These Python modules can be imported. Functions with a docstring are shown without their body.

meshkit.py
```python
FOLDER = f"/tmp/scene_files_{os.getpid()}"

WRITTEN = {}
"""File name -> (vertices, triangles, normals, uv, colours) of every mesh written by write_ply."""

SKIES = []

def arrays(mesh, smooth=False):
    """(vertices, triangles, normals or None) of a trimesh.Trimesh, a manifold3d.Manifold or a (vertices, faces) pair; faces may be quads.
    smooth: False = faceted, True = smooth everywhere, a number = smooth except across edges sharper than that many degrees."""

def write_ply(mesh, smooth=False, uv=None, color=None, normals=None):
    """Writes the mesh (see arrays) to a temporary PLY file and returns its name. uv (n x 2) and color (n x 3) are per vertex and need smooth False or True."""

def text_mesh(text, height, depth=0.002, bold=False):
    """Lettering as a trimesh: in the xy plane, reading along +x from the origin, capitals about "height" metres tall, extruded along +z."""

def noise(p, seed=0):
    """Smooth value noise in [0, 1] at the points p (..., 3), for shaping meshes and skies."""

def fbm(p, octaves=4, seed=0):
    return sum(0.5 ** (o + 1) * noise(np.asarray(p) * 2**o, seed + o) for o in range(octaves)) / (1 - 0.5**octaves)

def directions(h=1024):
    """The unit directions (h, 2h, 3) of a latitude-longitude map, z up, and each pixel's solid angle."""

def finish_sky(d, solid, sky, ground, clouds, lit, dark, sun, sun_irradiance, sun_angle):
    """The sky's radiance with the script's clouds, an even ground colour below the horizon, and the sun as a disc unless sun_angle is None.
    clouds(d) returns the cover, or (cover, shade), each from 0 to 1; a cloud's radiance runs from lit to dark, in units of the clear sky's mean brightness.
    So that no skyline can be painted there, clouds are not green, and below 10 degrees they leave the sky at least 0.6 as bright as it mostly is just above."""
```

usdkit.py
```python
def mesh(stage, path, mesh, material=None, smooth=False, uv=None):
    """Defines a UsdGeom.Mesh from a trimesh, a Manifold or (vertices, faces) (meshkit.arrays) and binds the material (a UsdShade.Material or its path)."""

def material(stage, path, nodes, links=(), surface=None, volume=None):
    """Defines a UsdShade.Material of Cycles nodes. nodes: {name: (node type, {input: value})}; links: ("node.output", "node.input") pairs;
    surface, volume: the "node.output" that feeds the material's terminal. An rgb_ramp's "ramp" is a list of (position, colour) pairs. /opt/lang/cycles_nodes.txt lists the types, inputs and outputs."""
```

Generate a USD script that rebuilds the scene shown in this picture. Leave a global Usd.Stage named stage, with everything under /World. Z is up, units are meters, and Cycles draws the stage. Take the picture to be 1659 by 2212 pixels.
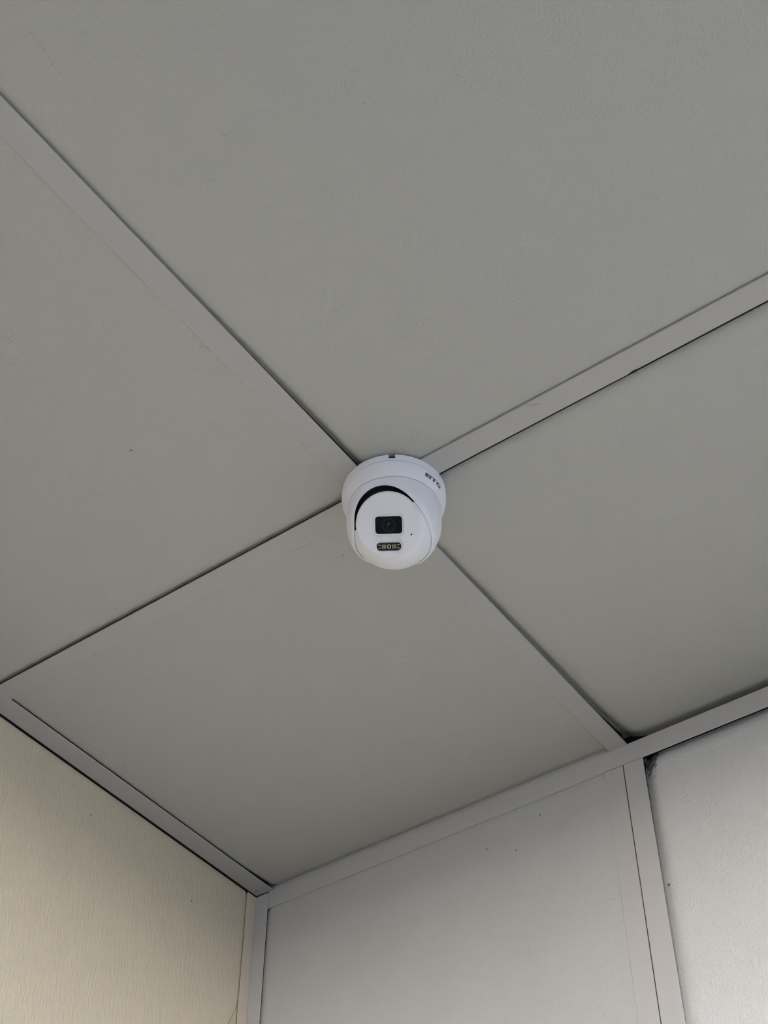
import math, numpy as np, trimesh, manifold3d as m3, usdkit, meshkit
from scipy.interpolate import CubicSpline
from pxr import Usd, UsdGeom, UsdLux, Gf, Sdf, UsdShade

rng = np.random.default_rng(7)
stage = Usd.Stage.CreateInMemory()
UsdGeom.SetStageUpAxis(stage, UsdGeom.Tokens.z)
UsdGeom.SetStageMetersPerUnit(stage, 1.0)
UsdGeom.Xform.Define(stage, '/World')
UsdGeom.Scope.Define(stage, '/World/Looks')

# ------------------------------------------------------------------ camera
EYE = 1.38                                   # phone height above the floor
H = EYE + 1.07                               # ceiling trim underside
YAW, PITCH, ROLL = math.radians(-35.79250963), math.radians(47.24160094), math.radians(0.25099422)
FPX = 3097.1985
d = np.array([math.sin(YAW) * math.cos(PITCH), math.cos(YAW) * math.cos(PITCH), math.sin(PITCH)])
r0 = np.array([math.cos(YAW), -math.sin(YAW), 0.0])
u0 = np.cross(r0, d)
r = r0 * math.cos(ROLL) + u0 * math.sin(ROLL)
u = -r0 * math.sin(ROLL) + u0 * math.cos(ROLL)
cam = UsdGeom.Camera.Define(stage, '/World/photo_camera')
M = Gf.Matrix4d(*r, 0, *u, 0, *(-d), 0, 0, 0, EYE, 1)
cam.AddTransformOp().Set(M)
cam.CreateHorizontalApertureAttr(36.0)
cam.CreateVerticalApertureAttr(36.0 * 2212 / 1659)
cam.CreateFocalLengthAttr(FPX / 1659 * 36.0)
cam.CreateClippingRangeAttr(Gf.Vec2f(0.01, 100))
cam.GetExposureAttr().Set(0.0)

# ------------------------------------------------------------------ daylight
SKY_STRENGTH, SUN_ELEV, SUN_ROT = 0.535, 38.0, 190.0
SKY_HAZE, SKY_TINT = 0.60, (1.10, 1.0, 0.93)         # thin overcast: most of the blue washed out
sky = UsdLux.DomeLight.Define(stage, '/World/sky')
sky_mat = usdkit.material(stage, '/World/Looks/sky_material', {
    'sky': ('sky_texture', {'sky_type': 'multiple_scattering', 'sun_disc': False, 'sun_elevation': math.radians(SUN_ELEV), 'sun_rotation': math.radians(SUN_ROT), 'aerosol_density': 2.0}),
    'bw': ('rgb_to_bw', {}), 'haze': ('mix_color', {'fac': SKY_HAZE, 'use_clamp': False}), 'tint': ('mix_color', {'blend_type': 'multiply', 'fac': 1.0, 'b': SKY_TINT, 'use_clamp': False}),
    'bg': ('background_shader', {'strength': SKY_STRENGTH})},
    [('sky.color', 'bw.color'), ('sky.color', 'haze.a'), ('bw.val', 'haze.b'), ('haze.result', 'tint.a'), ('tint.result', 'bg.color')], surface='bg.background')
UsdShade.MaterialBindingAPI.Apply(sky.GetPrim()).Bind(sky_mat)

XL, XR, YN, YB = -1.1314, 0.80, -1.10, 1.2789      # inside faces of the booth
WIN_R = (-0.85, 1.18, 1.00, 2.41)                  # y0 y1 z0 z1 in the right wall
WIN_N = (-0.62, 0.72, 1.00, 2.41)                  # x0 x1 z0 z1 in the wall behind the camera

# ------------------------------------------------------------------ materials
def paint(name, color, rough=0.45, bump=0.0, scale=300.0, stretch=(1, 1, 1), vary=0.03, spec=0.5, dist=0.0006, detail=2.0, stain=None):
    nodes = {
        'geo': ('geometry', {}),
        'map': ('mapping', {'scale': stretch}),
        'big': ('noise_texture', {'scale': 2.3, 'detail': 3.0}),
        'ramp': ('rgb_ramp', {'ramp': [(0.3, tuple(c * (1 - vary) for c in color)), (0.7, tuple(min(1, c * (1 + vary)) for c in color))]}),
        'p': ('principled_bsdf', {'roughness': rough, 'specular_ior_level': spec}),
    }
    links = [('geo.position', 'big.vector'), ('big.fac', 'ramp.fac'), ('geo.position', 'map.vector')]
    out = 'ramp.color'
    if bump:
        nodes['fine'] = ('noise_texture', {'scale': scale, 'detail': detail, 'roughness': 0.5})
        nodes['bump'] = ('bump', {'strength': bump, 'distance': dist})
        links += [('map.vector', 'fine.vector'), ('fine.fac', 'bump.height'), ('bump.normal', 'p.normal')]
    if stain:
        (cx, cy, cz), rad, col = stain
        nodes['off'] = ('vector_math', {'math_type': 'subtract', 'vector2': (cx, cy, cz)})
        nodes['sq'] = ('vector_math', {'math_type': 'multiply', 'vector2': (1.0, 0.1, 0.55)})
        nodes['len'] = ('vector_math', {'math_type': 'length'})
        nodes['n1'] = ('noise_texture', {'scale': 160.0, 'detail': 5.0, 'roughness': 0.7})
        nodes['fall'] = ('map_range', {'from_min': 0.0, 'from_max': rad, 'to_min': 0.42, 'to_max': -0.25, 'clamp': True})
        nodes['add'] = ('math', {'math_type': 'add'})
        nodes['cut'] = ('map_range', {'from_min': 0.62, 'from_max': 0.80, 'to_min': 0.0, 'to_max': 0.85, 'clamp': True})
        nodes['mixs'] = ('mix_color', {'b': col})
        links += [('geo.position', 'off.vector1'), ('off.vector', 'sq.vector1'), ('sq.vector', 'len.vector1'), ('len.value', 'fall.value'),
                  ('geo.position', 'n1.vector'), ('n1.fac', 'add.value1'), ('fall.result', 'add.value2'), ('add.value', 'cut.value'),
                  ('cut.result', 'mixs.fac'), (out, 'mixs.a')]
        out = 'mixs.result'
    links.append((out, 'p.base_color'))
    return usdkit.material(stage, '/World/Looks/' + name, nodes, links, surface='p.BSDF')

def plain(name, color, rough=0.4, spec=0.5, **k):
    return usdkit.material(stage, '/World/Looks/' + name, {'p': ('principled_bsdf', {'base_color': color, 'roughness': rough, 'specular_ior_level': spec, **k})}, surface='p.BSDF')

CEIL = paint('ceiling_paint', (0.465, 0.468, 0.437), 0.42, 0.7, 420, vary=0.012, dist=0.0007)
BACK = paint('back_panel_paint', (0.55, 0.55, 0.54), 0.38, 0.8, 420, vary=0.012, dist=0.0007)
BACK_MILDEW_SHADE = paint('back_panel_paint_mildew_shade', (0.68, 0.68, 0.67), 0.34, 1.0, 400, vary=0.012, dist=0.0011, stain=((-0.541, 1.288, H - 0.030), 0.030, (0.035, 0.025, 0.04)))  # mildew at the corner; shade along the strip edge is painted in too
CREAM = paint('cream_woodgrain_paint', (0.66, 0.590, 0.445), 0.42, 1.0, 380, stretch=(1, 1, 0.22), vary=0.02, dist=0.0012)
TRIM = paint('trim_paint', (0.47, 0.463, 0.449), 0.36, 0.04, 90, vary=0.012)
TRIM_WALL = paint('wall_trim_paint', (0.55, 0.538, 0.522), 0.36, 0.04, 90, vary=0.012)
TRIM_CREAM = paint('cream_trim_paint', (0.645, 0.575, 0.45), 0.42, 0.03, 90, vary=0.012)
GAP_BLACK = plain('gap_black', (0.012, 0.011, 0.010), 0.8, 0.2)  # near-black, mostly for strips that stand in for shade in the gaps
FLOOR = paint('floor_vinyl', (0.07, 0.068, 0.065), 0.5, 0.1, 120, vary=0.06)  # floor colour kept very dark to cut light from below
DARKW = paint('grey_wall_paint', (0.30, 0.30, 0.30), 0.45, 0.3, 330, vary=0.012)  # unseen walls given a darker colour to cut bounced light
GROUND = paint('ground_concrete', (0.20, 0.195, 0.19), 0.8, 0.2, 8, vary=0.08)
WHITE = plain('camera_white', (0.85, 0.87, 0.93), 0.36, 0.5)
WHITE_FACE = plain('camera_face_white', (0.85, 0.87, 0.91), 0.42, 0.5)
BLACK = plain('black_plastic', (0.006, 0.006, 0.009), 0.30, 0.5)
GLASS = plain('black_glass', (0.006, 0.008, 0.010), 0.12, 0.5)
RINGM = plain('lens_ring_black', (0.020, 0.020, 0.023), 0.4, 0.4)
BOARD = plain('led_board_black', (0.008, 0.008, 0.008), 0.4, 0.4)
CHIP = plain('led_chip', (0.42, 0.38, 0.28), 0.35, 0.5)
CHIP_W = plain('led_white_ring', (0.75, 0.75, 0.74), 0.3, 0.5)
INK = plain('grey_print', (0.085, 0.085, 0.095), 0.5, 0.3)
DIRT = plain('dirt', (0.10, 0.085, 0.06), 0.8, 0.2)
DIRT_B = plain('dirt_brown', (0.20, 0.12, 0.045), 0.8, 0.2)
SCUFF = plain('scuff', (0.27, 0.265, 0.245), 0.7, 0.3)
PANE = usdkit.material(stage, '/World/Looks/window_glass', {'t': ('transparent_bsdf', {}), 'g': ('glossy_bsdf', {'roughness': 0.02}), 'f': ('fresnel', {'IOR': 1.45}), 'm': ('mix_closure', {})},
                       [('f.fac', 'm.fac'), ('t.BSDF', 'm.closure1'), ('g.BSDF', 'm.closure2')], surface='m.closure')

PANE_LIGHT_TINT = usdkit.material(stage, '/World/Looks/light_tint_glass', {'t': ('transparent_bsdf', {'color': (0.915, 0.945, 1.0)}), 'g': ('glossy_bsdf', {'roughness': 0.02}), 'f': ('fresnel', {'IOR': 1.45}), 'm': ('mix_closure', {})},
                       [('f.fac', 'm.fac'), ('t.BSDF', 'm.closure1'), ('g.BSDF', 'm.closure2')], surface='m.closure')  # tint added to turn the daylight from the right bluish

# ------------------------------------------------------------------ helpers
used = set()
def numbered(parent, name):
    p, k = f'{parent}/{name}', 0
    while p in used:
        k += 1; p = f'{parent}/{name}_{k:03d}'
    used.add(p)
    return p

def tag(prim, label=None, cat=None, kind=None, group=None):
    for k, v in (('label', label), ('category', cat), ('kind', kind), ('group', group)):
        if v: prim.SetCustomDataByKey(k, v)
    return prim

def xf(name, label, cat, kind=None, loc=None):
    x = UsdGeom.Xform.Define(stage, numbered('/World', name))
    if loc is not None: x.AddTranslateOp().Set(Gf.Vec3d(*map(float, loc)))
    return tag(x.GetPrim(), label, cat, kind)

def obj(name, mesh, mat, parent=None, smooth=False, **k):
    base = str(parent.GetPath()) if parent is not None else '/World'
    return tag(usdkit.mesh(stage, numbered(base, name), mesh, mat, smooth).GetPrim(), **k)

def box(x0, x1, y0, y1, z0, z1):
    return m3.Manifold.cube([x1 - x0, y1 - y0, z1 - z0]).translate([x0, y0, z0])

def plate(poly, z0, z1, bev=0.0004):
    """A sheet with slightly rounded lower edges: poly in xy, from z0 (the visible face) up to z1."""
    cs = m3.CrossSection([poly])
    if cs.area() <= 0: cs = m3.CrossSection([poly[::-1]])
    inner = cs.offset(-bev, m3.JoinType.Miter)
    a = m3.Manifold.extrude(cs, z1 - z0 - bev).translate([0, 0, z0 + bev])
    b = m3.Manifold.extrude(inner, z1 - z0).translate([0, 0, z0])
    return m3.Manifold.batch_hull([a, b]) if len(poly) == 4 else a + b

def wall_plate(x0, x1, z0, z1, y, t=0.0016, bev=0.0004):
    """A sheet strip on the back wall; its visible face is y, its back y + t."""
    p = plate([(x0, z0), (x1, z0), (x1, z1), (x0, z1)], 0, t, bev)
    return p.transform([[1, 0, 0, 0], [0, 0, 1, y], [0, 1, 0, 0]]) if False else flip(p, lambda v: np.stack([v[:, 0], y + v[:, 2], v[:, 1]], -1))

def side_plate(y0, y1, z0, z1, x, t=0.0016, bev=0.0004):
    """A sheet strip on the left wall; its visible face is x, its back x - t."""
    p = plate([(y0, z0), (y1, z0), (y1, z1), (y0, z1)], 0, t, bev)
    return flip(p, lambda v: np.stack([x - v[:, 2], v[:, 0], v[:, 1]], -1))

def flip(man, fn):
    m = man.to_mesh(); v = np.asarray(m.vert_properties)[:, :3]; f = np.asarray(m.tri_verts)
    t = trimesh.Trimesh(fn(v.astype(float)), f, process=False)
    if t.volume < 0: t.invert()
    return t

def graded(a, b, fine=0.0025, edge=0.06, coarse=0.05):
    n = int(edge / fine)
    e0 = a + np.linspace(0, 1, n + 1) ** 1.3 * edge
    e1 = b - np.linspace(0, 1, n + 1)[::-1] ** 1.3 * edge
    k = max(2, int((b - a - 2 * edge) / coarse))
    return np.concatenate([e0, np.linspace(a + edge, b - edge, k + 1)[1:-1], e1])

def sheet(U, V, fn, thick, to):
    """A panel: a height field fn(u, v) over the graded grid, closed by a flat back at depth thick; to maps (u, v, w) to the room."""
    uu, vv = np.meshgrid(U, V, indexing='ij'); n, m = uu.shape
    front = np.stack([uu, vv, fn(uu, vv)], -1).reshape(-1, 3)
    back = np.stack([uu, vv, np.full_like(uu, thick)], -1).reshape(-1, 3)
    idx = np.arange(n * m).reshape(n, m); q = []
    for o, s in ((0, 1), (n * m, -1)):
        a = np.stack([idx[:-1, :-1], idx[1:, :-1], idx[1:, 1:], idx[:-1, 1:]], -1).reshape(-1, 4) + o
        q.append(a[:, ::-1] if s > 0 else a)
    ring = np.concatenate([idx[:, 0], idx[-1, 1:], idx[::-1, -1][1:], idx[0, ::-1][1:-1]])
    nx = np.roll(ring, -1)
    q.append(np.stack([ring, nx, nx + n * m, ring + n * m], -1))
    q = np.concatenate(q)
    f = np.vstack([q[:, [0, 1, 2]], q[:, [0, 2, 3]]])
    t = trimesh.Trimesh(to(np.vstack([front, back])), f, process=False)
    if t.volume < 0: t.invert()
    return t

def curl(dist, w):
    return np.clip(1 - dist / w, 0, 1) ** 2

def smear(pts, w, rnd, n=3):
    """A flat flake of dirt along a polyline in a plane: (outline polygons) of uneven width w."""
    polys = []
    pts = np.asarray(pts, float)
    for a, b in zip(pts[:-1], pts[1:]):
        t = (b - a); L = np.hypot(*t); t = t / max(L, 1e-9); nrm = np.array([-t[1], t[0]])
        s = np.linspace(0, 1, n + 1)
        up = [a + t * L * k + nrm * w * (0.25 + 0.75 * rnd.random()) for k in s]
        dn = [a + t * L * k - nrm * w * (0.25 + 0.75 * rnd.random()) for k in s[::-1]]
        polys.append(up + dn)
    return polys

def blob(c, rx, ry, ang, rnd, n=9):
    a = np.linspace(0, 2 * np.pi, n, endpoint=False); k = 0.7 + 0.45 * rnd.random(n)
    x, y = rx * np.cos(a) * k, ry * np.sin(a) * k
    return [[c[0] + x[i] * math.cos(ang) - y[i] * math.sin(ang), c[1] + x[i] * math.sin(ang) + y[i] * math.cos(ang)] for i in range(n)]

def flakes(polys, to, t=0.00015):
    parts = []
    for p in polys:
        p = np.asarray(p)
        cs = m3.CrossSection([p.tolist()])
        if cs.area() <= 0: cs = m3.CrossSection([p[::-1].tolist()])
        parts.append(flip(m3.Manifold.extrude(cs, t), to))
    return trimesh.util.concatenate(parts)

# ------------------------------------------------------------------ ceiling: four panels meeting under crossing trims
AX, BY = -0.5763, 0.7799                      # seams
AL = dict(l=-0.5909, r=-0.5648); AR = dict(l=-0.5872, r=-0.5624)
BLf = dict(n=0.7671, f=0.7931); BRt = dict(n=0.7669, f=0.7922)
ceiling = xf('ceiling', 'pale grey ceiling of large lightly embossed panels', 'ceiling', 'structure')
up = lambda v: np.stack([v[:, 0], v[:, 1], H + v[:, 2]], -1)
def cpanel(x0, x1, y0, y1, fn):
    return obj('panel', sheet(graded(x0, x1), graded(y0, y1), fn, 0.05, up), CEIL, ceiling, smooth=40)
def f_near_right(x, y):                       # above the camera, the largest
    k = np.clip((y - 0.45) / 0.3, 0, 1)
    return 0.0016 + 0.0022 * curl(x - AL['r'], 0.012) + 0.0045 * k * curl(x - AL['r'], 0.022) + 0.0010 * curl(BRt['n'] - y, 0.010)
def f_near_left(x, y):
    return 0.0007 + 0.005 * curl(BLf['n'] - y, 0.016)
def f_far_left(x, y):
    return 0.0007 + 0.0070 * curl(1.281 - y, 0.032) + 0.0028 * curl(x + 1.1032, 0.007)
def f_far_right(x, y):
    k = np.clip((y - 0.80) / 0.48, 0, 1)
    return 0.0012 + (0.002 + 0.008 * k) * curl(x - AR['r'], 0.014 + 0.022 * k) + 0.006 * curl(y - BRt['f'], 0.020) + 0.0085 * curl(1.283 - y, 0.05)
p_near_right = cpanel(AX + 0.002, XR + 0.05, YN - 0.05, BY - 0.002, f_near_right)
p_near_left = cpanel(XL + 0.006, AX - 0.002, YN - 0.05, BY - 0.002, f_near_left)
p_far_left = cpanel(XL + 0.006, AX - 0.002, BY + 0.002, 1.33, f_far_left)
p_far_right = cpanel(AX + 0.002, XR + 0.05, BY + 0.002, 1.33, f_far_right)
obj('roof_deck', box(XL - 0.12, XR + 0.12, YN - 0.12, 1.42, H + 0.055, H + 0.09), GAP_BLACK, ceiling)

def gap_shade(parent, *b):  # black strips put into the gaps to deepen their shade
    obj('gap_shade', box(*b), GAP_BLACK, parent, label='added black strip that darkens the gap behind the trim')

T0, T1 = H, H + 0.0016
t1 = xf('trim_1', 'long flat ceiling strip running from the dome camera to the upper left corner', 'trim', 'structure')
obj('strip', plate([(AL['l'], YN), (AL['r'], YN), (AL['r'], BY - 0.004), (AL['l'], BY - 0.004)], T0, T1), TRIM, t1)
gap_shade(t1, AL['r'] - 0.006, AL['r'] - 0.0018, YN, BY - 0.03, H + 0.0016, H + 0.012)
t2 = xf('trim_2', 'flat ceiling strip running from the dome camera down to the back wall', 'trim', 'structure')
obj('strip', plate([(AR['l'], BY + 0.004), (AR['r'], BY + 0.004), (AR['r'], 1.2786), (AR['l'], 1.2786)], T0, T1), TRIM, t2)
gap_shade(t2, AR['r'] - 0.012, AR['r'] - 0.004, BY + 0.02, 1.2775, H + 0.0016, H + 0.035)
t3 = xf('trim_3', 'flat ceiling strip running from the dome camera to the left wall', 'trim', 'structure')
obj('strip', plate([(-1.1034, BLf['n']), (AX + 0.002, BLf['n']), (AX + 0.002, BLf['f']), (-1.1034, BLf['f'])], T0, T1), TRIM, t3)
gap_shade(t3, -1.10, AX - 0.01, BLf['n'] + 0.0018, BLf['n'] + 0.006, H + 0.0016, H + 0.012)
t4 = xf('trim_4', 'flat ceiling strip with a dented edge running from the dome camera to the right', 'trim', 'structure')
n, fr = BRt['n'], BRt['f']
obj('strip', plate([(AX + 0.003, n), (XR, n), (XR, fr), (-0.2800, fr), (-0.2855, fr - 0.0008), (-0.2925, fr + 0.0006), (-0.33, fr + 0.0003), (AX + 0.003, fr)], T0, T1), TRIM, t4)
gap_shade(t4, AX + 0.01, XR, fr - 0.005, fr + 0.0022, H + 0.0010, H + 0.010)
gap_shade(t4, AX + 0.01, XR, n + 0.0022, n + 0.005, H + 0.0016, H + 0.012)
# ceiling edge strip along the left wall
t5 = xf('trim_5', 'flat ceiling edge strip above the cream left wall', 'trim', 'structure')
obj('strip', plate([(XL, YN), (-1.1036, YN), (-1.1036, YB - 0.0004), (XL, YB - 0.0004)], T0, T1), TRIM, t5)
gap_shade(t5, -1.112, -1.1041, YN, 1.27, H + 0.0016, H + 0.012)
gap_shade(t5, XL - 0.012, XL - 0.0001, YN, YB + 0.01, H - 0.0008, H + 0.02)

# ------------------------------------------------------------------ back wall
TL = EYE + 1.0446                              # lower edge of the top trim
M0, M1, M2 = -0.5967, -0.5719, -0.5457
wall_back = xf('wall_back', 'pale grey back wall of two smooth panels', 'wall', 'structure')
toback = lambda v: np.stack([v[:, 0], YB + v[:, 2], v[:, 1]], -1)
def f_w1(x, z):
    return 0.0007 + 0.0022 * curl(x + 1.1108, 0.010) + 0.0015 * curl(TL - z, 0.010)
def f_w2(x, z):
    k = np.clip((z - 1.9) / 0.5, 0, 1)
    return 0.0022 + 0.002 * k + (0.002 + 0.004 * k) * curl(x - M2, 0.018) + 0.0075 * curl(TL + 0.004 - z, 0.024)
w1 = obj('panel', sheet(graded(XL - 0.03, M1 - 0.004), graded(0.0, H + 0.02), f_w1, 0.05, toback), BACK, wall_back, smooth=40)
w2 = obj('panel', sheet(graded(M1 + 0.004, XR + 0.05), graded(0.0, TL + 0.012), f_w2, 0.05, toback), BACK_MILDEW_SHADE, wall_back, smooth=40)
obj('backing', box(XL - 0.12, XR + 0.12, YB + 0.055, YB + 0.09, 0.0, H + 0.06), GAP_BLACK, wall_back)
t6 = xf('trim_6', 'flat strip along the top of the back wall under the ceiling', 'trim', 'structure')
obj('strip', wall_plate(-1.1106, XR, TL, H + 0.0012, YB), TRIM_WALL, t6)
gap_shade(t6, M2 + 0.0, XR, YB + 0.0018, YB + 0.03, TL + 0.0065, H - 0.002)
gap_shade(t6, -1.105, XR, YB + 0.011, YB + 0.03, H - 0.002, H + 0.04)
t7 = xf('trim_7', 'vertical strip on the back wall, left one of the close pair', 'trim', 'structure')
obj('strip', wall_plate(M0, M1 - 0.0006, 0.0, TL - 0.0008, YB), TRIM_WALL, t7)
gap_shade(t7, M1 - 0.003, M1 + 0.003, YB + 0.0017, YB + 0.004, 0.0, TL)
t8 = xf('trim_8', 'vertical strip on the back wall, right one of the close pair', 'trim', 'structure')
obj('strip', wall_plate(M1 + 0.0006, M2, 0.0, TL - 0.0008, YB - 0.0004), TRIM_WALL, t8)
gap_shade(t8, M2 - 0.008, M2 - 0.003, YB + 0.0017, YB + 0.02, 0.0, TL)
# corner angle: a cream leaf on the left wall, a grey leaf on the back wall
t9 = xf('trim_9', 'vertical corner angle strip between the cream left wall and the grey back wall', 'trim', 'structure')
obj('leaf', side_plate(1.2609, YB - 0.0002, 0.0, H - 0.0016, XL), TRIM_CREAM, t9, label='cream leaf on the left wall')
obj('leaf', wall_plate(XL, -1.1108, 0.0, H - 0.0018, YB - 0.0012), TRIM_WALL, t9, label='grey leaf on the back wall')
gap_shade(t9, -1.1150, -1.1122, YB + 0.0006, YB + 0.004, 0.0, TL)

# ------------------------------------------------------------------ left wall
wall_left = xf('wall_left', 'cream left wall with a fine vertical woodgrain emboss', 'wall', 'structure')
toleft = lambda v: np.stack([XL - v[:, 2], v[:, 0], v[:, 1]], -1)
def f_l(y, z):
    return 0.0009 + 0.001 * curl(H - 0.003 - z, 0.006) + 0.002 * curl(1.2609 - y, 0.006)
wl = obj('panel', sheet(graded(YN - 0.05, YB + 0.03), graded(0.0, H - 0.0018), f_l, 0.05, toleft), CREAM, wall_left, smooth=40)
obj('backing', box(XL - 0.09, XL - 0.055, YN - 0.12, YB + 0.05, 0.0, H + 0.06), GAP_BLACK, wall_left)

# ------------------------------------------------------------------ the rest of the booth, behind the camera
obj('ground', box(-30, 30, -30, 30, -0.40, -0.30), GROUND, label='grey paved ground outside the booth', cat='ground', kind='structure')
obj('floor', box(XL - 0.1, XR + 0.1, YN - 0.1, YB + 0.1, -0.05, 0.0), FLOOR, label='near-black vinyl floor of the booth, darkened to cut upward light', cat='floor', kind='structure')
y0, y1, z0, z1 = WIN_R
wr = box(XR, XR + 0.05, YN - 0.05, YB + 0.05, 0.0, H + 0.03) - box(XR - 0.1, XR + 0.2, y0, y1, z0, z1)
obj('wall_right', wr, DARKW, label='grey right wall with an added window', cat='wall', kind='structure')
x0, x1, z0, z1 = WIN_N
wn = box(XL - 0.05, XR + 0.05, YN - 0.05, YN, 0.0, H + 0.03) - box(x0, x1, YN - 0.2, YN + 0.1, z0, z1)
obj('wall_near', wn, DARKW, label='grey wall behind the viewer with an added window', cat='wall', kind='structure')
def window(name, label, swap, a0, a1, z0, z1, w, glass=PANE):
    win = xf(name, label, 'window', 'structure')
    fr = box(a0, a1, w - 0.01, w + 0.05, z0, z1)
    mid = (a0 + a1) / 2
    for p, q in ((a0 + 0.035, mid - 0.02), (mid + 0.02, a1 - 0.035)):
        fr = fr - box(p, q, w - 0.1, w + 0.2, z0 + 0.035, z1 - 0.035)
    fn = (lambda v: v[:, [1, 0, 2]]) if swap else (lambda v: v)
    obj('window_frame', flip(fr, fn), TRIM, win)
    for p, q in ((a0 + 0.035, mid - 0.02), (mid + 0.02, a1 - 0.035)):
        obj('pane', flip(box(p, q, w + 0.02, w + 0.024, z0 + 0.035, z1 - 0.035), fn), glass, win)
window('window_1', 'unseen two-pane window added in the right wall, tinted to cool its light', True, *WIN_R, XR, PANE_LIGHT_TINT)  # unseen, added so the walls brighten downwards; its glass colours the light
window('window_2', 'unseen two-pane window added behind the viewer for daylight', False, *WIN_N, YN - 0.05)  # unseen opening added to light the walls and camera from behind

# ------------------------------------------------------------------ dirt, scuffs and scratches on the panels
def on_ceiling(off): return lambda v: np.stack([v[:, 0], v[:, 1], H + off - v[:, 2]], -1)
def on_back(off): return lambda v: np.stack([v[:, 0], YB + off - v[:, 2], v[:, 1] + EYE], -1)
def on_left(off): return lambda v: np.stack([XL - off + v[:, 2], v[:, 0], v[:, 1] + EYE], -1)
R = rng
obj('dirt_speck', flakes([blob((-0.7325, 0.5923), .0013, .0007, .9, R), blob((-0.7322, 0.5932), .0007, .0006, .9, R)], on_ceiling(.0007)), DIRT_B, p_near_left, label='small brown speck')
def dotted(a, b, n, w, jit):
    out = []
    for k in np.linspace(0, 1, n):
        c = np.asarray(a) * (1 - k) + np.asarray(b) * k + jit * (R.random(2) - .5)
        out.append(blob(c, w * (0.5 + R.random()), w * (0.3 + .6 * R.random()), 6 * R.random(), R, 6))
    return out
obj('scuff_mark', flakes(dotted((-0.4408, 0.3812), (-0.442, 0.3921), 7, .0006, .001), on_ceiling(.0016)), SCUFF, p_near_right)
obj('scuff_mark', flakes(dotted((-0.5020, 0.2000), (-0.5059, 0.2268), 8, .00035, .0012) + dotted((-0.5059, 0.2268), (-0.513, 0.2685), 22, .0005, .0014) + dotted((-0.513, 0.2685), (-0.5225, 0.303), 10, .0004, .0012), on_ceiling(.0016)), SCUFF, p_near_right)
obj('dirt_speck', flakes([blob((-0.65, 0.8278), .0006, .0005, 0, R)], on_ceiling(.0007)), DIRT, p_far_left)
obj('scuff_mark', flakes([blob((-0.974, 0.7929), .0035, .0006, .15, R)], on_ceiling(.0007)), DIRT, p_far_left)
obj('scratch', flakes(smear([(-0.3888, 0.7684), (-0.382, 0.7722), (-0.3744, 0.776)], .0003, R), on_ceiling(0)), SCUFF, t4)
obj('scuff_mark', flakes(dotted((-0.415, 0.7735), (-0.408, 0.7832), 9, .0004, .003), on_ceiling(0)), SCUFF, t4)
obj('scuff_mark', flakes([blob((-0.286, 0.7975), .0022, .0008, .1, R)], on_ceiling(.0040)), SCUFF, p_far_right, label='small dark smudge')
obj('scuff_mark', flakes(smear([(-0.5977, 0.537), (-0.5929, 0.5379), (-0.5911, 0.5436)], .0004, R), on_ceiling(.0007)), SCUFF, p_near_left)
obj('scratch', flakes(smear([(-1.1273, 1.2692), (-1.1192, 1.2681)], .0004, R), on_ceiling(0)), DIRT, t5)
for c in ((-0.7667, 1.0034), (-0.7256, 0.986), (-0.6887, 1.0214)):
    obj('dirt_speck', flakes([blob(c, .0008, .0012, .3, R, 7)], on_back(.0007)), DIRT, w1)
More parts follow.
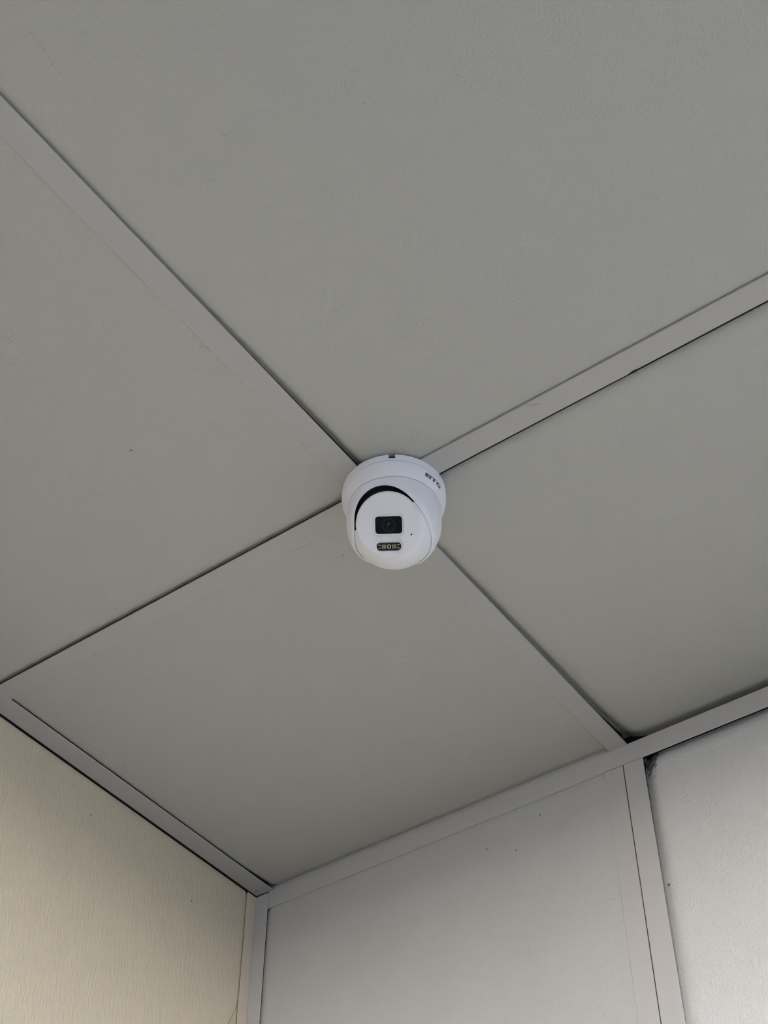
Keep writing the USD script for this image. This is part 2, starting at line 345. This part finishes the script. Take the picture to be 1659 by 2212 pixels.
for c in ((-0.6352, 1.0633), (-0.9661, 1.06), (-0.9737, 1.0657)):
    obj('dirt_speck', flakes([blob(c, .0009, .0006, .5, R, 7)], on_back(0)), DIRT, t6)
obj('dirt_speck', flakes([[(-0.5428, .8745), (-0.5394, .8735), (-0.5417, .8702)]], on_back(.0058)), DIRT, w2, label='dark triangular speck beside the strip')
for c in ((0.9676, 1.0231), (1.1562, 1.0009)):
    obj('dirt_speck', flakes([blob(c, .0011, .0013, .3, R, 7)], on_left(.0009)), DIRT, wl)
obj('scuff_mark', flakes([blob(c, .0007, .0006, 0, R, 6) for c in ((0.9507, 0.9582), (0.9484, 0.9319), (0.949, 0.9229), (0.9413, 0.9049), (0.9496, 0.911))], on_left(.0009)), SCUFF, wl)
obj('scuff_mark', flakes(smear([(-0.6177, 0.8763), (-0.6115, 0.8770), (-0.6053, 0.8765)], .00018, R), on_back(.0007)), SCUFF, w1)
obj('scuff_mark', flakes([blob(c, .0009, .0006, .2, R, 6) for c in ((-0.3475, 0.799), (-0.3669, 0.799), (-0.4801, 0.799))], on_ceiling(.0030)) , SCUFF, p_far_right)
obj('scratch', flakes(smear([(1.2595, 0.912), (1.2570, 0.9005), (1.2520, 0.888), (1.2450, 0.872)], .0004, R), on_left(.0009)), DIRT, wl, label='thin crack beside the corner strip')

# ------------------------------------------------------------------ the dome camera
DX, DY = -0.55616, 0.78834
cam_x = xf('security_camera', 'white dome security camera with a black lens window, mounted where the ceiling strips cross', 'security camera', loc=(DX, DY, H))
mm = 0.001
def lathe(profile, seg=160):
    """profile: (radius, drop below the ceiling) in mm, closed loop; returns a Manifold."""
    cs = m3.CrossSection([[(a, -b) for a, b in profile]])
    if cs.area() <= 0: cs = m3.CrossSection([[(a, -b) for a, b in profile[::-1]]])
    return m3.Manifold.revolve(cs, seg)
def tomesh(man, s=mm):
    m = man.to_mesh(); return trimesh.Trimesh(np.asarray(m.vert_properties)[:, :3] * s, np.asarray(m.tri_verts), process=False)
R0, D1, D2, RG, DC, RB = 52.32, 8.3, 25.65, 47.38, 43.69, 46.6
base = lathe([(0, 0), (R0 - .3, 0), (R0, .3), (R0, D1 - .25), (R0 - .35, D1), (0, D1)])
na = math.radians(-56.9)
notch = m3.Manifold.cube([8, 6.6, 5.2 + 1], True).translate([R0, 0, -2.1]).rotate([0, 0, -56.9])
base = base - notch
obj('mounting_plate', tomesh(base), WHITE, cam_x, smooth=35)
nb = m3.Manifold.cube([1.0, 6.6, 4.7], True).translate([R0 - 3.6, 0, -2.36]).rotate([0, 0, -56.9])
obj('cable_notch', tomesh(nb), BLACK, cam_x, label='small black notch in the rim')
cov = [(0, D1 + .01), (R0 - 1.4, D1 + .01), (R0 - 1.4, D1 + .5), (R0 - .5, D1 + .5), (R0 - .2, D1 + .85), (R0 - .45, D1 + 4)]
for k in np.linspace(0, 1, 12):
    cov.append((R0 - .45 - (R0 - .45 - RG) * k ** 1.35, D1 + 4 + (D2 - .5 - D1 - 4) * k))
cov += [(RG - .4, D2), (RG - 2.6, D2), (RG - 2.6, D2 + 1.0), (0, D2 + 1.0)]
cover = obj('cover_ring', tomesh(lathe(cov)), WHITE, cam_x, smooth=35)
def cover_r(dd):
    k = np.clip((dd - D1 - 4) / (D2 - .5 - D1 - 4), 0, 1)
    return R0 - .45 - (R0 - .45 - RG) * k ** 1.35
# printed letters wrapped round the ring
LET = {
 'B': [[(0, 0), (7.0, 0), (7.6, .35), (7.6, 1.55), (7.0, 2.0), (7.6, 2.45), (7.6, 3.65), (7.0, 4), (0, 4)], [(2.6, .85), (5.6, .85), (5.6, 1.55), (2.6, 1.55)], [(2.6, 2.45), (5.6, 2.45), (5.6, 3.15), (2.6, 3.15)]],
 'T': [[(8.0, 3.1), (8.0, 4), (15.0, 4), (15.0, 3.1), (12.7, 3.1), (12.7, 0), (10.3, 0), (10.3, 3.1)]],
 'G': [[(16.8, .25), (18.2, 0), (21.4, 0), (23.2, .5), (23.2, 2.25), (19.6, 2.25), (19.6, 1.6), (21.1, 1.6), (21.1, .95), (18.6, .95), (17.7, 1.4), (17.7, 2.6), (18.6, 3.1), (23.0, 3.1), (22.6, 3.7), (21.2, 4), (18.2, 4), (16.4, 3.6), (15.5, 2.8), (15.5, 1.2)]]}
def ring_print(polys):
    cs = m3.CrossSection([p if i == 0 else p for i, p in enumerate(polys)], m3.FillRule.EvenOdd)
    b = m3.Manifold.extrude(cs, 0.12).refine_to_length(0.8)
    def wrap(v):
        dd = 18.0 - v[:, 1] * 0.97
        az = np.radians(-17.6 + v[:, 0] * (26.6 / 23.2))
        rr = cover_r(dd) + v[:, 2] - 0.04
        return np.stack([rr * np.cos(az), rr * np.sin(az), -dd], -1) * mm
    return flip(b, wrap)
for ch in 'BTG':
    obj('letter', ring_print(LET[ch]), INK, cover, label='grey printed letter ' + ch)

# ball frame
nn = np.array([0.23714, -0.64051, -0.73041]); ex = np.array([0.88534, 0.45201, -0.10894]); ey = np.array([0.39993, -0.62083, 0.67426])
BM = np.stack([ex, ey, nn], 1)                 # ball frame -> room
def to_ball(man):                              # ball frame (mm) -> camera frame (mm)
    A = np.hstack([BM, np.array([[0], [0], [-DC]])])
    return man.transform(A.tolist())
# shell with its egg-shaped opening
prof = [(RG - .65, D2 + 1.05), (RG - .35, D2 + 1.3)]
RS = RB + .25
for k in np.linspace(0, 1, 8)[1:]:
    prof.append((RG - .35 + (RS - RG + .35) * k, D2 + 1.2 + (DC - D2 - 1.2) * k))
for a in np.linspace(0, math.pi / 2, 60)[1:]:
    prof.append((RS * math.cos(a), DC + RS * math.sin(a)))
prof[-1] = (0, DC + RS)
prof = [(0, D2 + 1.05)] + prof
shell = lathe(prof, 200)
RI = 45.45
shell = shell - m3.Manifold.sphere(RI, 200).translate([0, 0, -DC]) - lathe([(0, D2 - 1), (44.0, D2 - 1), (45.0, DC), (0, DC)], 200)
lip = np.array([(-176.5, 46.8), (-159.2, 54.5), (-140.8, 75), (-120, 100), (-90, 116), (-68, 108), (-55.2, 93), (-37.6, 80.6), (-25.1, 70.6), (-9.9, 59.8), (11.3, 50.6), (40.7, 46.6), (64.8, 49.6), (94.4, 55.9), (117.5, 58.3), (142.6, 54.2), (164.8, 48.6)])
ph = np.radians(np.append(lip[:, 0], lip[0, 0] + 360)); th = np.radians(np.append(lip[:, 1], lip[0, 1]))
spl = CubicSpline(ph, th, bc_type='periodic')
NP = 180
P = np.linspace(ph[0], ph[0] + 2 * np.pi, NP, endpoint=False); TH = spl(P)
TH = np.convolve(np.r_[TH[-4:], TH, TH[:4]], np.ones(9) / 9, 'valid')
band = np.radians(6.2) * (0.35 + 0.65 * np.clip((np.sin(P + .2) + .9) / 1.3, 0, 1))
def dirs(t): return np.stack([np.sin(t) * np.cos(P), np.sin(t) * np.sin(P), np.cos(t)], -1)
inner = dirs(TH) * (RI - .15); outer = dirs(TH + band) * (RS + .03)
ext = outer + (outer - inner) * 0.6
rings = [dirs(TH) * 22.0, inner, outer, ext, dirs(TH + band * 1.6) * 75.0]
V = np.concatenate(rings + [np.array([[0, 0, 10.0]]), np.array([[0, 0, 75.0]])]); F = []
for k in range(len(rings) - 1):
    a = np.arange(NP) + k * NP; b = np.roll(np.arange(NP), -1) + k * NP
    F += [np.stack([a, b, b + NP], -1), np.stack([a, b + NP, a + NP], -1)]
a = np.arange(NP); b = np.roll(a, -1); L = (len(rings) - 1) * NP
F += [np.stack([b, a, np.full(NP, len(V) - 2)], -1), np.stack([a + L, b + L, np.full(NP, len(V) - 1)], -1)]
cut = trimesh.Trimesh(V, np.concatenate(F), process=False)
if cut.volume < 0: cut.invert()
cutter = m3.Manifold(m3.Mesh(np.asarray(cut.vertices, np.float32), np.asarray(cut.faces, np.uint32)))
shell = shell - to_ball(cutter)
parts = shell.decompose()
shell = max(parts, key=lambda q: q.volume())
obj('shell', tomesh(shell), WHITE, cam_x, smooth=30)

# eyeball (ball frame, mm)
RE, ZF, RF = 44.95, 33.5, 30.9
pr = [(0, ZF), (RF - .3, ZF), (RF, ZF - .35), (RF + .35, ZF - 1.6)]
a1 = math.asin((RF + 5.0) / RE)
for a in np.linspace(a1, math.pi, 90):
    pr.append((RE * math.sin(a), RE * math.cos(a)))
pr[-1] = (0, -RE)
def revolve_ball(pr, seg=200):
    cs = m3.CrossSection([pr])
    if cs.area() <= 0: cs = m3.CrossSection([pr[::-1]])
    return m3.Manifold.revolve(cs, seg)
ball = revolve_ball(pr)
ang = math.degrees(math.atan2(.917, -.398))
half = m3.Manifold.cube([120, 120, 120], True).translate([8.8 + 60, 0, ZF - 2.4 - 60]).rotate([0, 0, ang])
ball = ball - half
def rr(w, h, rad, n=10):
    pts = []
    for cx, cy, a0 in ((w / 2 - rad, h / 2 - rad, 0), (-w / 2 + rad, h / 2 - rad, 90), (-w / 2 + rad, -h / 2 + rad, 180), (w / 2 - rad, -h / 2 + rad, 270)):
        for a in np.radians(np.linspace(a0, a0 + 90, n)): pts.append((cx + rad * math.cos(a), cy + rad * math.sin(a)))
    return np.array(pts)
def loft(o1, c1, z1, o2, c2, z2):
    return m3.Manifold.hull_points(np.vstack([np.c_[o1 + c1, np.full(len(o1), z1)], np.c_[o2 + c2, np.full(len(o2), z2)]]).tolist())
LC, LED = np.array([.3, -.55]), np.array([-.6, -20.5])
p1 = loft(rr(31.0, 22.2, 5.4), LC, ZF + .1, rr(28.0, 18.8, 4.1), LC, ZF - 1.9)
p2 = loft(rr(26.4, 17.0, 3.2), LC, ZF + .2, rr(26.2, 16.8, 3.1), LC, ZF - 2.8)
q1 = loft(rr(30.4, 17.7, 8.4), LED, ZF + .1, rr(27.0, 14.8, 7.0), LED - [0, .2], ZF - 2.0)
q2 = loft(rr(24.4, 13.0, 6.2), LED + [.3, .0], ZF - 1.9, rr(23.9, 7.8, 3.8), LED + [.3, -.8], ZF - 4.0)
mic = m3.Manifold.cylinder(6, .75, .75, 24).translate([22.5, -10.3, ZF - 5])
ball = ball - p1 - p2 - q1 - q2 - mic
ball = max(ball.decompose(), key=lambda q: q.volume())
ballp = obj('eyeball', tomesh(to_ball(ball)), WHITE_FACE, cam_x, smooth=28, label='white swivelling ball with a flat round face')
core = m3.Manifold.sphere(42.2, 160)
core = core ^ m3.Manifold.cube([120, 120, 120], True).translate([8.95 + 60, 0, ZF - 4.2 - 60]).rotate([0, 0, ang])
obj('inner_ball', tomesh(to_ball(core)), BLACK, cam_x, smooth=30, label='black inner ball behind the face')
pane = loft(rr(26.3, 16.9, 3.1), LC, ZF - 2.75, rr(26.1, 16.7, 3.0), LC, ZF - 1.95)
lw = obj('lens_window', tomesh(to_ball(pane)), GLASS, cam_x, smooth=30, label='black rounded lens window')
LO = LC + [.2, -.2]
def annulus(ro, ri, z0, z1, c=LO):
    return (m3.Manifold.cylinder(z1 - z0, ro, ro - .15, 64) - m3.Manifold.cylinder(z1 - z0 + 1, ri, ri, 64).translate([0, 0, -.5])).translate([c[0], c[1], z0])
obj('lens_ring', tomesh(to_ball(annulus(6.6, 5.75, ZF - 2.0, ZF - 1.75))), RINGM, lw, smooth=30)
obj('lens_ring', tomesh(to_ball(annulus(4.1, 3.7, ZF - 2.0, ZF - 1.86))), plain('lens_inner_ring', (0.012, 0.012, 0.013), .4), lw, smooth=30)
lens = (m3.Manifold.sphere(6, 64) ^ m3.Manifold.cube([20, 20, 2], True).translate([0, 0, 6.55])).translate([LO[0], LO[1], ZF - 7.55])
obj('lens', tomesh(to_ball(lens)), GLASS, lw, smooth=40)
bd = m3.Manifold.extrude(m3.CrossSection([rr(23.8, 7.6, 3.75).tolist()]), .5).translate([LED[0] + .3, LED[1] - .8, ZF - 4.0])
led = obj('light_window', tomesh(to_ball(bd)), BOARD, cam_x, smooth=30, label='black stadium-shaped light strip below the lens')
def on_board(x, y, w, h, z=.25):
    return to_ball(m3.Manifold.cube([w, h, z]).translate([LED[0] + .3 + x - w / 2, LED[1] - .8 + y - h / 2, ZF - 3.52]))
for s in (-1, 1):
    for k, (xx, ww) in enumerate(((3.4, .75), (4.9, 1.15), (6.5, .7))):
        obj('light_chip', tomesh(on_board(s * xx, 0, ww, 4.1)), CHIP, led)
    for yy in (-1.55, 1.55):
        obj('contact', tomesh(on_board(s * 9.3, yy, 2.3, .7)), CHIP_W, led)
    obj('contact', tomesh(on_board(s * 8.0, 0, .45, 3.4)), plain('contact_dull_%s' % ('a' if s < 0 else 'b'), (0.12, .115, .10), .4), led)
obj('light_ring', tomesh(to_ball(annulus(2.0, 1.25, ZF - 3.52, ZF - 3.1, LED + [.3, -.8]))), CHIP_W, led, smooth=30)
obj('microphone_hole', tomesh(to_ball(m3.Manifold.cylinder(2, .72, .72, 24).translate([22.5, -10.3, ZF - 2.3]))), BLACK, cam_x, label='tiny black microphone hole in the face')
